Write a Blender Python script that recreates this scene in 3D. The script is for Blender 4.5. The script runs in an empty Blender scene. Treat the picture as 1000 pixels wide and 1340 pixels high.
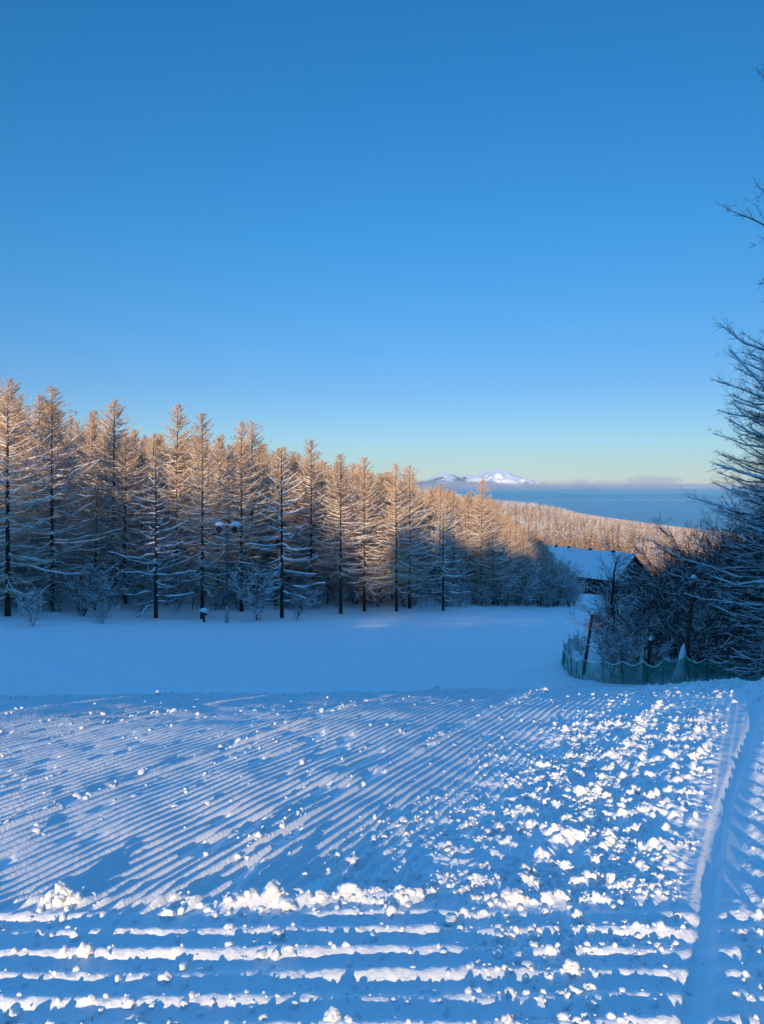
import bpy, math, random
import numpy as np

rng = np.random.default_rng(7)
random.seed(7)
sc = bpy.context.scene
COL = sc.collection
F = 1012.0          # focal length of the photograph in its own pixels
HZ = 632.0          # row of the horizon
SUN_AZ = math.radians(9)      # the sun stands behind the camera, a little to the left
TAN_E = 0.172
SUN_EL = math.atan(TAN_E)

# ------------------------------------------------------------------ noise
def _hash(ix, iy, seed):
    h = (ix.astype(np.int64) * 374761393 + iy.astype(np.int64) * 668265263 + seed * 1442695041) & 0xffffffff
    h = ((h ^ (h >> 13)) * 1274126177) & 0xffffffff
    return ((h ^ (h >> 16)) & 0xffff) / 65535.0

def vnoise(x, y, seed=0):
    x = np.asarray(x, float); y = np.asarray(y, float)
    ix = np.floor(x); iy = np.floor(y)
    fx = x - ix; fy = y - iy
    fx = fx * fx * fx * (fx * (fx * 6 - 15) + 10); fy = fy * fy * fy * (fy * (fy * 6 - 15) + 10)
    a = _hash(ix, iy, seed); b = _hash(ix + 1, iy, seed)
    c = _hash(ix, iy + 1, seed); d = _hash(ix + 1, iy + 1, seed)
    return (a + (b - a) * fx) * (1 - fy) + (c + (d - c) * fx) * fy

def fbm(x, y, o=4, seed=0):
    s = 0; a = .5; t = 0
    for k in range(o):
        s = s + a * vnoise(x * 2 ** k + 17.3 * k, y * 2 ** k - 9.1 * k, seed + k)
        t += a; a *= .5
    return s / t

def sstep(a, b, x):
    t = np.clip((x - a) / (b - a), 0, 1)
    return t * t * (3 - 2 * t)

def softmax2(a, b, k):
    m = np.maximum(a, b)
    return m + k * np.log(np.exp((a - m) / k) + np.exp((b - m) / k))

# ------------------------------------------------------------------ mesh helpers
class MB:
    """collects vertices and faces with numpy, built into one mesh object"""
    def __init__(self):
        self.v = []; self.f = []; self.n = 0; self.tone = []
    def add(self, v, *faces, tone=None):
        v = np.asarray(v, float).reshape(-1, 3)
        for f in faces:
            f = np.asarray(f, np.int64)
            if len(f): self.f.append(f + self.n)
        self.v.append(v); self.n += len(v)
        self.tone.append(np.full(len(v), 0.0 if tone is None else 0.0) + (0 if tone is None else tone))
    def mesh(self, name, mat, smooth=True, tone=False):
        me = bpy.data.meshes.new(name)
        v = np.concatenate(self.v) if self.v else np.zeros((0, 3))
        me.vertices.add(len(v)); me.vertices.foreach_set('co', v.astype(np.float32).ravel())
        loops = []; starts = []; tot = []; p = 0
        for f in self.f:
            k = f.shape[1]
            loops.append(f.ravel()); starts.append(p + np.arange(len(f)) * k); tot.append(np.full(len(f), k)); p += f.size
        if loops:
            loops = np.concatenate(loops); starts = np.concatenate(starts); tot = np.concatenate(tot)
            me.loops.add(len(loops)); me.loops.foreach_set('vertex_index', loops.astype(np.int32))
            me.polygons.add(len(starts))
            me.polygons.foreach_set('loop_start', starts.astype(np.int32))
            me.polygons.foreach_set('loop_total', tot.astype(np.int32))
            me.polygons.foreach_set('use_smooth', np.full(len(starts), smooth))
        if tone:
            at = me.attributes.new('tone', 'FLOAT', 'POINT')
            at.data.foreach_set('value', np.concatenate(self.tone).astype(np.float32))
        me.update(calc_edges=True); me.validate()
        if mat: me.materials.append(mat)
        return me
    def build(self, name, mat, parent=None, smooth=True, tone=False):
        o = bpy.data.objects.new(name, self.mesh(name, mat, smooth, tone))
        COL.objects.link(o)
        if parent: o.parent = parent
        return o

def frames(T):
    """two unit vectors perpendicular to the tangents T (..., 3)"""
    up = np.zeros_like(T); up[..., 2] = 1
    alt = np.zeros_like(T); alt[..., 0] = 1
    ref = np.where(np.abs(T[..., 2:3]) > .92, alt, up)
    A = np.cross(T, ref); A /= np.linalg.norm(A, axis=-1, keepdims=True) + 1e-9
    B = np.cross(A, T)
    return A, B

def tangents(P):
    T = np.gradient(P, axis=1)
    return T / (np.linalg.norm(T, axis=-1, keepdims=True) + 1e-9)

def tubes(mb, P, R, n=3, cap=False, tone=None):
    """P (N,K,3) polylines, R (N,K) radii -> n-sided tubes"""
    P = np.asarray(P, float); R = np.asarray(R, float)
    N, K = R.shape
    if N == 0: return
    T = tangents(P); A, B = frames(T)
    a = np.arange(n) * 2 * math.pi / n + .5
    V = P[:, :, None, :] + R[:, :, None, None] * (np.cos(a)[:, None] * A[:, :, None, :] + np.sin(a)[:, None] * B[:, :, None, :])
    base = (np.arange(N) * K * n)[:, None, None]
    k = np.arange(K - 1)[None, :, None] * n
    j = np.arange(n)[None, None, :]; j2 = (j + 1) % n
    q = np.stack([base + k + j, base + k + j2, base + k + n + j2, base + k + n + j], -1).reshape(-1, 4)
    fs = [q]
    if cap:
        top = np.arange(N)[:, None] * K * n + (K - 1) * n + np.arange(n)[None, :]
        bot = np.arange(N)[:, None] * K * n + np.arange(n)[None, ::-1]
        fs += [top, bot]
    mb.add(V, *fs, tone=None if tone is None else np.repeat(tone, K * n))

def cones(mb, P0, P1, r, tone=None):
    """thin three-sided spikes"""
    N = len(P0)
    if N == 0: return
    T = P1 - P0; T = T / (np.linalg.norm(T, axis=1, keepdims=True) + 1e-9)
    A, B = frames(T)
    a = np.arange(3) * 2 * math.pi / 3
    r = np.broadcast_to(np.asarray(r, float), (N,))
    V = P0[:, None, :] + r[:, None, None] * (np.cos(a)[None, :, None] * A[:, None, :] + np.sin(a)[None, :, None] * B[:, None, :])
    V = np.concatenate([V, P1[:, None, :]], 1)
    b = np.arange(N)[:, None] * 4
    f = np.concatenate([b + np.array([[0, 1, 3]]), b + np.array([[1, 2, 3]]), b + np.array([[2, 0, 3]])])
    mb.add(V, f, tone=None if tone is None else np.repeat(tone, 4))

def sample(P, s):
    """points and tangents at parameters s (N,M) on polylines P (N,K,3)"""
    N, K, _ = P.shape
    x = np.clip(s, 0, .9999) * (K - 1)
    i = np.floor(x).astype(int); f = (x - i)[..., None]
    n = np.arange(N)[:, None]
    a = P[n, i]; b = P[n, i + 1]
    t = b - a
    return a + t * f, t / (np.linalg.norm(t, axis=-1, keepdims=True) + 1e-9)

def spawn(P, M, s0, s1, L, ang, angv, up, K=5, curve=.15, wob=.05, flat=0.0):
    """children of polylines P: M per parent; L = callable(s, parent_len) -> length"""
    N = P.shape[0]
    s = s0 + (s1 - s0) * (np.arange(M)[None, :] + rng.random((N, M))) / M
    p, t = sample(P, s)
    p = p.reshape(-1, 3); t = t.reshape(-1, 3)
    plen = np.linalg.norm(np.diff(P, axis=1), axis=2).sum(1)
    l = L(s, plen[:, None]).reshape(-1)
    v = rng.normal(size=t.shape)
    v[:, 2] *= (1 - flat)
    v -= (v * t).sum(1, keepdims=True) * t
    v /= np.linalg.norm(v, axis=1, keepdims=True) + 1e-9
    a = ang + angv * rng.normal(size=len(t))
    d = t * np.cos(a)[:, None] + v * np.sin(a)[:, None]
    d[:, 2] += up
    d /= np.linalg.norm(d, axis=1, keepdims=True) + 1e-9
    u = np.linspace(0, 1, K)[None, :, None]
    Q = p[:, None, :] + d[:, None, :] * l[:, None, None] * u
    Q[:, :, 2] += curve * l[:, None] * u[:, :, 0] ** 2
    w = rng.normal(size=(len(t), K, 3)) * wob * l[:, None, None]
    w[:, 0] = 0
    Q += np.cumsum(w, 1) * .6
    return Q, s.reshape(-1), l

# ------------------------------------------------------------------ materials
def new_mat(name):
    m = bpy.data.materials.new(name); m.use_nodes = True
    nt = m.node_tree; b = nt.nodes['Principled BSDF']
    b.inputs['Specular IOR Level'].default_value = .2
    return m, nt, b

def N_(nt, t, **kw):
    n = nt.nodes.new(t)
    for k, v in kw.items(): setattr(n, k, v)
    return n

def noise_mix(nt, b, c0, c1, scale, lo=.35, hi=.65, coord='Object', detail=4, rough=.9):
    tc = N_(nt, 'ShaderNodeTexCoord'); no = N_(nt, 'ShaderNodeTexNoise')
    no.inputs['Scale'].default_value = scale; no.inputs['Detail'].default_value = detail
    nt.links.new(tc.outputs[coord], no.inputs['Vector'])
    r = N_(nt, 'ShaderNodeValToRGB')
    r.color_ramp.elements[0].position = lo; r.color_ramp.elements[0].color = (*c0, 1)
    r.color_ramp.elements[1].position = hi; r.color_ramp.elements[1].color = (*c1, 1)
    nt.links.new(no.outputs['Fac'], r.inputs['Fac'])
    nt.links.new(r.outputs['Color'], b.inputs['Base Color'])
    b.inputs['Roughness'].default_value = rough
    return no, r

def snow_mat(name, c=(.86, .89, .93), bump=0.0, scale=60):
    m, nt, b = new_mat(name)
    b.inputs['Base Color'].default_value = (*c, 1)
    b.inputs['Roughness'].default_value = .65
    if bump:
        tc = N_(nt, 'ShaderNodeTexCoord'); no = N_(nt, 'ShaderNodeTexNoise'); bu = N_(nt, 'ShaderNodeBump')
        no.inputs['Scale'].default_value = scale; no.inputs['Detail'].default_value = 5
        bu.inputs['Strength'].default_value = bump; bu.inputs['Distance'].default_value = .02
        nt.links.new(tc.outputs['Object'], no.inputs['Vector'])
        nt.links.new(no.outputs['Fac'], bu.inputs['Height'])
        nt.links.new(bu.outputs['Normal'], b.inputs['Normal'])
    return m

M_SNOW = snow_mat('snow', bump=.35, scale=45)
M_CRUMB = snow_mat('snow_crumb', bump=.4, scale=90)
M_BSNOW = snow_mat('branch_snow', c=(.84, .87, .90))
m, nt, b = new_mat('larch_bark'); noise_mix(nt, b, (.022, .017, .015), (.07, .052, .042), 6); M_BARK = m

def twig_mat(name, c0, c1):
    m, nt, b = new_mat(name)
    oi = N_(nt, 'ShaderNodeObjectInfo'); tc = N_(nt, 'ShaderNodeTexCoord'); no = N_(nt, 'ShaderNodeTexNoise')
    no.inputs['Scale'].default_value = .7
    nt.links.new(tc.outputs['Object'], no.inputs['Vector'])
    ad = N_(nt, 'ShaderNodeMath', operation='ADD'); su = N_(nt, 'ShaderNodeMath', operation='MULTIPLY_ADD')
    nt.links.new(oi.outputs['Random'], su.inputs[0]); su.inputs[1].default_value = .5; su.inputs[2].default_value = -.02
    nt.links.new(su.outputs[0], ad.inputs[0]); nt.links.new(no.outputs['Fac'], ad.inputs[1])
    r = N_(nt, 'ShaderNodeValToRGB')
    r.color_ramp.elements[0].position = .4; r.color_ramp.elements[0].color = (*c0, 1)
    r.color_ramp.elements[1].position = .95; r.color_ramp.elements[1].color = (*c1, 1)
    nt.links.new(ad.outputs[0], r.inputs['Fac']); nt.links.new(r.outputs['Color'], b.inputs['Base Color'])
    b.inputs['Roughness'].default_value = .8
    return m
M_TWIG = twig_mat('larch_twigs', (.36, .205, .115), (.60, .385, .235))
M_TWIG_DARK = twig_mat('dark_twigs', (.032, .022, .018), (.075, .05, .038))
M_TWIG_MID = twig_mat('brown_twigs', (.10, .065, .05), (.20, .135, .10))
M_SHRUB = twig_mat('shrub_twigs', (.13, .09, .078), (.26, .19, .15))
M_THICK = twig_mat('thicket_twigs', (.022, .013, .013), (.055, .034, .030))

def flat_mat(name, c, rough=.7, metal=0, c2=None, scale=8):
    m, nt, b = new_mat(name)
    if c2 is None: c2 = tuple(x * 1.35 for x in c)
    noise_mix(nt, b, c, c2, scale, rough=rough)
    b.inputs['Metallic'].default_value = metal
    return m
M_WOOD = flat_mat('weathered_wood', (.045, .03, .022), c2=(.10, .07, .05))
M_STEEL = flat_mat('galvanised_steel', (.28, .29, .30), .45, .3)
M_DARKMETAL = flat_mat('dark_metal', (.03, .03, .032), .5)
M_PALE = flat_mat('pale_plastic', (.55, .56, .55), .5)
M_TIMBER = flat_mat('dark_timber', (.05, .026, .02), c2=(.09, .045, .035), scale=2)
M_TRIM = flat_mat('red_brown_trim', (.10, .032, .026), c2=(.14, .045, .035), scale=3)
M_GLASS, nt, b = new_mat('window_glass'); b.inputs['Base Color'].default_value = (.01, .012, .015, 1); b.inputs['Roughness'].default_value = .08; b.inputs['Specular IOR Level'].default_value = .5

# ------------------------------------------------------------------ terrain
EDGE = [(-33, 67), (24, 130)]
def ground(X, Y):
    X = np.asarray(X, float); Y = np.asarray(Y, float)
    # the near piste: a plane falling away, rolling over at a crest
    yc = np.clip(6.6 + np.where(X > 0, .09, .10) * X, 5.0, 9)
    Yp = np.maximum(Y, -6)
    near = -1.5 - .09 * Yp
    near = near - .028 * np.maximum(Y - yc, 0) ** 2
    near = np.maximum(near, -400)
    near = near + .05 * (fbm(X * .25, Y * .25, 3, 3) - .5) * sstep(0, 4, Y)
    # the lower run, forest slope
    R = -9.6 - .113 * (np.maximum(Y, -12) - 35) - .05 * np.clip(X, -150, 400)
    R = R + .013 * np.clip(Y - 85, 0, 200)
    d = (X + 33) * -.74 + (Y - 67) * .67
    ratio = X / np.maximum(Y, 20)
    msk = 1 - sstep(.17, .24, ratio)
    dd = np.clip(d - 1, 0, None)
    R = R + msk * (.20 * 110 * (1 - np.exp(-dd / 110)))
    R = R + msk * .5 * sstep(-2, 2, d) + .35 * (fbm(X * .11, Y * .11, 3, 11) - .5) * sstep(-4, 6, d)
    R = R + .16 * (fbm(X * .16, Y * .35, 3, 15) - .5) + .5 * (fbm(X * .05, Y * .12, 3, 5) - .5) + .45 * msk * np.exp(-((d + 1.0) / 1.3) ** 2) * fbm(X * .15, Y * .15, 2, 6)
    R = R + .60 * sstep(11, 17, X) * (1 - sstep(46, 60, Y)) * sstep(20, 34, Y)
    wl = X * .742 - Y * .671 + 1.2 * (fbm(X * .03, Y * .03, 2, 19) - .5)
    R = R + .20 * np.exp(-((np.mod(wl, 4.6) - 2.3) / .45) ** 2) * fbm(X * .06, Y * .06, 2, 23) * (1 - sstep(-2, 2, d))
    # far hill
    H = -43 - .11 * X + (Y - 450) * (.0285 - .000018 * X)
    H = np.minimum(H, 60)
    fz = sstep(230, 480, Y)
    far = R * (1 - fz) + H * fz
    z = softmax2(near, far, .8)
    # behind the camera: unseen rises added left and right to block the low sun
    back = sstep(-16, -55, Y) * (1 - sstep(-75, -120, Y))
    hl = 15 * sstep(-22, -31, X) + 9 * sstep(2, 14, X)
    z = np.where(Y < 0, z + back * (hl + 1.5), z)
    # beyond the hill the ground drops to a wide valley
    r = np.hypot(X, Y)
    v = sstep(1450, 4200, r)
    z = z * (1 - v) + (-560 + 40 * fbm(X / 1500, Y / 1500, 3, 9)) * v
    return z

def ray_ground(px, py):
    """where the line of sight through a photo pixel meets the ground"""
    dx = (px - 500) / F; dz = (HZ - py) / F
    t = np.geomspace(14, 3000, 6000)
    h = t * dz - ground(t * dx, t)
    i = np.argmax(h < 0)
    return t[i] * dx, t[i]

# ---- surface detail of the groomed foreground
LD = np.array([math.sin(math.radians(26)), math.cos(math.radians(26))])   # direction of the groomed lanes
def strip_edge(X):
    return 3.18 + .02 * X + .05 * (fbm(X * 1.3, X * 0 + 2, 3, 31) - .5)
def track_q(X, Y):
    return (X - 1.03) * .893 - (Y - 2.54) * .450

def rough_mask(X, Y):
    q = track_q(X, Y)
    a = sstep(-1.9, -.75, q) * (1 - sstep(-.28, -.06, q)) * (1 - .75 * sstep(6.2, 7.5, Y) * (1 - sstep(9.5, 11, Y)))
    a = a * sstep(0, .15, Y - strip_edge(X))
    return a

def detail(X, Y):
    z = np.zeros_like(X)
    st = strip_edge(X)
    below = 1 - sstep(-.08, .06, Y - st)
    q = track_q(X, Y)
    nz = fbm(X * 2.2, Y * 2.2, 3, 41)
    n2 = fbm(X * 9, Y * 9, 3, 43)
    n3 = fbm(X * 28, Y * 28, 2, 47)
    # cross strip
    wv = Y - .025 * X + .010 * (fbm(X * 1.5, Y * 1.5, 2, 51) - .5)
    ph = wv / .150 * 2 * math.pi
    rid = (.5 + .5 * np.cos(ph)) ** .85
    broken = .80 + .40 * sstep(.3, .6, fbm(X * 2.2, np.floor(wv / .150 + .5) * 2.3, 3, 53)) + .35 * (fbm(X * 22, wv * 12, 2, 54) - .5)
    amp = .034 * broken * (1 - .45 * sstep(.5, 1.6, X))
    z_strip = amp * rid + .009 * (n2 - .5) + .008 * (n3 - .5) + .018 * (nz - .5)
    # lumps right half of strip
    z_strip = z_strip + .03 * sstep(.0, .3, q) * (np.abs(fbm(X * 6, Y * 6, 3, 57) - .5) * 3 - .3)
    # lanes
    w = X * LD[1] - Y * LD[0]
    u = X * LD[0] + Y * LD[1]
    w2 = w + .016 * (fbm(u * .8, w * .8, 2, 61) - .5)
    ph = w2 / .068 * 2 * math.pi
    lane_rid = (.5 + .5 * np.cos(ph - .7 * np.cos(ph))) ** 1.0
    notch = 1 - .8 * sstep(.70, .76, fbm(u * 2.4, np.floor(w2 / .068 + .5) * 3.7, 2, 67))
    right = sstep(-1.6, .6, q + 1.2)
    fade = sstep(-9.5, -6, q)
    lamp = .038 * (1 - .8 * sstep(-2.0, -.8, q)) * notch * (.55 + .8 * fbm(u * .35, w * .9, 2, 71))
    # lane borders: a raised spill every 1.35 m
    lb = np.exp(-((np.mod(w + .25, 1.35) - .675) / .05) ** 2)
    z_lane = lamp * lane_rid + .025 * lb * (.3 + fbm(u * 3, w * 3, 3, 73)) * (q < -.3) + .03 * (nz - .5) + .007 * (n2 - .5)
    # rough, churned area beside the track
    rm = rough_mask(X, Y)
    lump = np.clip(fbm(X * 9, Y * 9, 3, 79) - .42, 0, 1) * 2.2
    lump2 = np.clip(fbm(X * 14, Y * 14, 3, 83) - .45, 0, 1) * 2
    z_rough = rm * (.036 * lump ** 1.3 + .050 * lump2 + .024 * (n3 - .5))
    # ribs right of the track
    wr = X + .10 * Y + .02 * (nz - .5)
    rr = (.5 + .5 * np.cos(wr / .15 * 2 * math.pi)) ** 1.2
    rb = sstep(.07, .13, q) * (1 - sstep(5.0, 6.5, Y))
    z_rib = rb * (.036 * rr * (.6 + .6 * n2) + .012 * (n2 - .5) + .008 * (n3 - .5))
    lane2 = sstep(.07, .13, q) * sstep(5.5, 7, Y)
    z_l2 = lane2 * (.030 * (.5 + .5 * np.cos(q / .19 * 2 * math.pi)) * (.5 + nz) + .010 * (n2 - .5))
    main = np.where(q < .0, z_lane, 0.0) + z_rough + z_rib + z_l2
    z = below * z_strip + (1 - below) * main
    # berm thrown up along the edge of the strip
    z = z + .05 * np.exp(-((Y - st - .05) / .05) ** 2) * np.clip(fbm(X * 3.2, X * 0 + .3, 3, 91) * 2.4 - .65, .05, 1.2) * (.5 + n2)
    # the ski track: a smooth groove
    q = q + .10 * np.sin(Y * .55 + .3) * sstep(2.5, 5, Y)
    g = np.exp(-(q / .040) ** 4) * (1 - .6 * sstep(7, 10, Y))
    z = z * (1 - .5 * g) - .018 * g + .008 * np.exp(-((q - .115) / .045) ** 2) * (.6 + .8 * nz)
    # mounds further right by the crest
    z = z + .09 * np.exp(-((X - 5.2) / .9) ** 2 - ((Y - 11.2) / 1.6) ** 2) * (.4 + fbm(X * 4, Y * 4, 3, 93))
    r = np.hypot(X, Y)
    keep = (1 - sstep(13.5, 17.5, r)) * sstep(.2, 1.2, Y)
    return z * keep

def build_ground():
    # a polar sheet centred under the camera, dense where the camera looks
    front = np.radians(np.linspace(-42, 42, 1400))
    rest = np.radians(np.linspace(42, 318, 150))[1:-1]
    ang = np.concatenate([front, rest])
    r1 = np.geomspace(1.3, 16.5, 1150)
    r2 = np.geomspace(16.5, 420, 300)[1:]
    r3 = np.geomspace(420, 40000, 90)[1:]
    rr = np.concatenate([[.02, .3, .7], r1, r2, r3])
    A, Rr = np.meshgrid(ang, rr)
    X = Rr * np.sin(A); Y = Rr * np.cos(A)
    Z = ground(X, Y)
    nf = len([1 for x in rr if x < 18])
    Z[:nf] += detail(X[:nf], Y[:nf])
    V = np.stack([X, Y, Z], -1)
    n = len(ang); k = len(rr)
    i = np.arange(k - 1)[:, None] * n; j = np.arange(n)[None, :]; j2 = (j + 1) % n
    q = np.stack([i + j, i + n + j, i + n + j2, i + j2], -1).reshape(-1, 4)[:, ::-1]
    mb = MB(); mb.add(V, q)
    return mb.build('snow_ground', M_GROUND)

# ground material: snow near, wooded valley floor far down
m, nt, b = new_mat('snow_field'); M_GROUND = m
b.inputs['Roughness'].default_value = .6
tc = N_(nt, 'ShaderNodeTexCoord')
no = N_(nt, 'ShaderNodeTexNoise'); no.inputs['Scale'].default_value = 55; no.inputs['Detail'].default_value = 6
bu = N_(nt, 'ShaderNodeBump'); bu.inputs['Strength'].default_value = .45; bu.inputs['Distance'].default_value = .012
nt.links.new(tc.outputs['Object'], no.inputs['Vector']); nt.links.new(no.outputs['Fac'], bu.inputs['Height'])
nt.links.new(bu.outputs['Normal'], b.inputs['Normal'])
sx = N_(nt, 'ShaderNodeSeparateXYZ'); nt.links.new(tc.outputs['Object'], sx.inputs[0])
mr = N_(nt, 'ShaderNodeMapRange'); mr.inputs['From Min'].default_value = -250; mr.inputs['From Max'].default_value = -450
nt.links.new(sx.outputs['Z'], mr.inputs['Value'])
n2 = N_(nt, 'ShaderNodeTexNoise'); n2.inputs['Scale'].default_value = .0011; n2.inputs['Detail'].default_value = 8
nt.links.new(tc.outputs['Object'], n2.inputs['Vector'])
r2 = N_(nt, 'ShaderNodeValToRGB')
r2.color_ramp.elements[0].position = .56; r2.color_ramp.elements[0].color = (.05, .07, .085, 1)
r2.color_ramp.elements[1].position = .74; r2.color_ramp.elements[1].color = (.45, .47, .5, 1)
nt.links.new(n2.outputs['Fac'], r2.inputs['Fac'])
mx = N_(nt, 'ShaderNodeMix', data_type='RGBA')
nt.links.new(mr.outputs['Result'], mx.inputs['Factor'])
mx.inputs['A'].default_value = (.86, .89, .93, 1)
nt.links.new(r2.outputs['Color'], mx.inputs['B'])
nt.links.new(mx.outputs['Result'], b.inputs['Base Color'])

g = build_ground(); g['kind'] = 'structure'

# ------------------------------------------------------------------ snow crumbs (nobody could count them)
def icos(sub):
    import bmesh
    bm = bmesh.new(); bmesh.ops.create_icosphere(bm, subdivisions=sub, radius=1)
    v = np.array([x.co[:] for x in bm.verts]); f = np.array([[y.index for y in x.verts] for x in bm.faces]); bm.free()
    return v, f

def build_crumbs():
    ico1 = icos(1); ico2 = icos(2); ico3 = icos(3)
    N = 85000
    ang = np.radians(rng.uniform(-36, 36, N)); r = 1.9 * (15.5 / 1.9) ** (rng.random(N) ** .8)
    X = r * np.sin(ang); Y = r * np.cos(ang)
    st = strip_edge(X); q = track_q(X, Y)
    w = X * LD[1] - Y * LD[0]; u = X * LD[0] + Y * LD[1]
    dens = .022 + .75 * rough_mask(X, Y) * sstep(.40, .56, fbm(X * 2.6, Y * 2.6, 3, 101))
    dens = np.where(Y < st - .05, .10 + .25 * sstep(.5, .65, fbm(X * 2, Y * 2, 3, 103)), dens)
    lb = np.exp(-((np.mod(w + .25, 1.35) - .675) / .06) ** 2)
    dens += .45 * lb * (Y > st) * (q < -.4) * sstep(.45, .6, fbm(u * 1.2, w, 3, 105))
    berm = np.exp(-((Y - st - .05) / .08) ** 2)
    dens += .45 * berm * sstep(.35, .55, fbm(X * 3.2, X * 0 + .3, 3, 91))
    dens += .5 * sstep(9.0, 10.5, Y) * (X < 1.5) * sstep(.45, .6, fbm(X * 2, Y * 2, 3, 107))
    dens += .7 * np.exp(-((X - 5.2) / 1.0) ** 2 - ((Y - 10.8) / 1.8) ** 2)
    dens *= np.where(np.abs(q) < .09, .04, 1)
    keep = rng.random(N) < dens
    X, Y, r, berm, st = X[keep], Y[keep], r[keep], berm[keep], st[keep]
    n = len(X)
    s = np.exp(rng.normal(math.log(.0062), .5, n)) * (1 + .7 * berm * rng.random(n))
    s = np.maximum(s, .0015 * r) * np.where(rng.random(n) < .05, 1.7, 1)
    s = np.minimum(s, .027)
    Z = ground(X, Y) + detail(X, Y)
    mb = MB()
    for (iv, jf), sel in ((ico3, s > .019), (ico2, (s > .0075) & (s <= .019)), (ico1, s <= .0075)):
        idx = np.where(sel)[0]
        if not len(idx): continue
        m_ = len(idx); k = len(iv)
        c = np.stack([X[idx], Y[idx], Z[idx] + .18 * s[idx]], -1)
        off = rng.random((m_, 1, 3)) * 50
        pp = iv[None] * 1.7 + off
        dsp = .38 + .62 * vnoise(pp[..., 0] + pp[..., 2], pp[..., 1], 5) + .55 * vnoise(pp[..., 0] * 1.6 + 9, pp[..., 2] * 2.1 + pp[..., 1], 6) + .25 * vnoise(pp[..., 0] * 4 + pp[..., 1], pp[..., 2] * 4 - pp[..., 1], 7)
        sc3 = s[idx][:, None] * np.stack([rng.uniform(.8, 1.35, m_), rng.uniform(.8, 1.35, m_), rng.uniform(.8, 1.25, m_)], -1)
        V = c[:, None, :] + iv[None] * dsp[..., None] * sc3[:, None, :]
        f = (jf[None] + (np.arange(m_) * k)[:, None, None]).reshape(-1, 3)
        mb.add(V, f)
    o = mb.build('snow_crumbs', M_CRUMB); o['kind'] = 'stuff'
    return o
build_crumbs()

# ------------------------------------------------------------------ trees
def tagged(o, label, cat, group=None):
    o['label'] = label; o['category'] = cat
    if group: o['group'] = group
    return o

def empty(name, loc=(0, 0, 0), rz=0):
    o = bpy.data.objects.new(name, None); COL.objects.link(o)
    o.location = loc; o.rotation_euler = (0, 0, rz); o.empty_display_size = .5
    return o

def kids(o): return [c for c in bpy.data.objects if c.parent == o]

class Proto:
    """meshes of one kind of tree, placed many times"""
    def __init__(self, name, parts):     # parts: list of (part name, mesh, sub list)
        self.name = name; self.parts = parts; self.src = None
    def place(self, loc, rz, scale, label, cat, group, tilt=(0, 0)):
        r = empty(self.name, loc, rz)
        r.rotation_euler = (tilt[0], tilt[1], rz)
        r.scale = scale if hasattr(scale, '__len__') else (scale,) * 3
        tagged(r, label, cat, group)
        if self.src is None:
            made = {}
            for pn, me, par in self.parts:
                o = bpy.data.objects.new(pn, me); COL.objects.link(o)
                o.parent = made.get(par, r); made[pn] = o
            self.src = [(made[pn], par) for pn, me, par in self.parts]
        else:
            made = {}
            for (so, par), (pn, me, _) in zip(self.src, self.parts):
                o = so.copy(); COL.objects.link(o)
                o.parent = made.get(par, r); made[pn] = o
        return r

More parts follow.
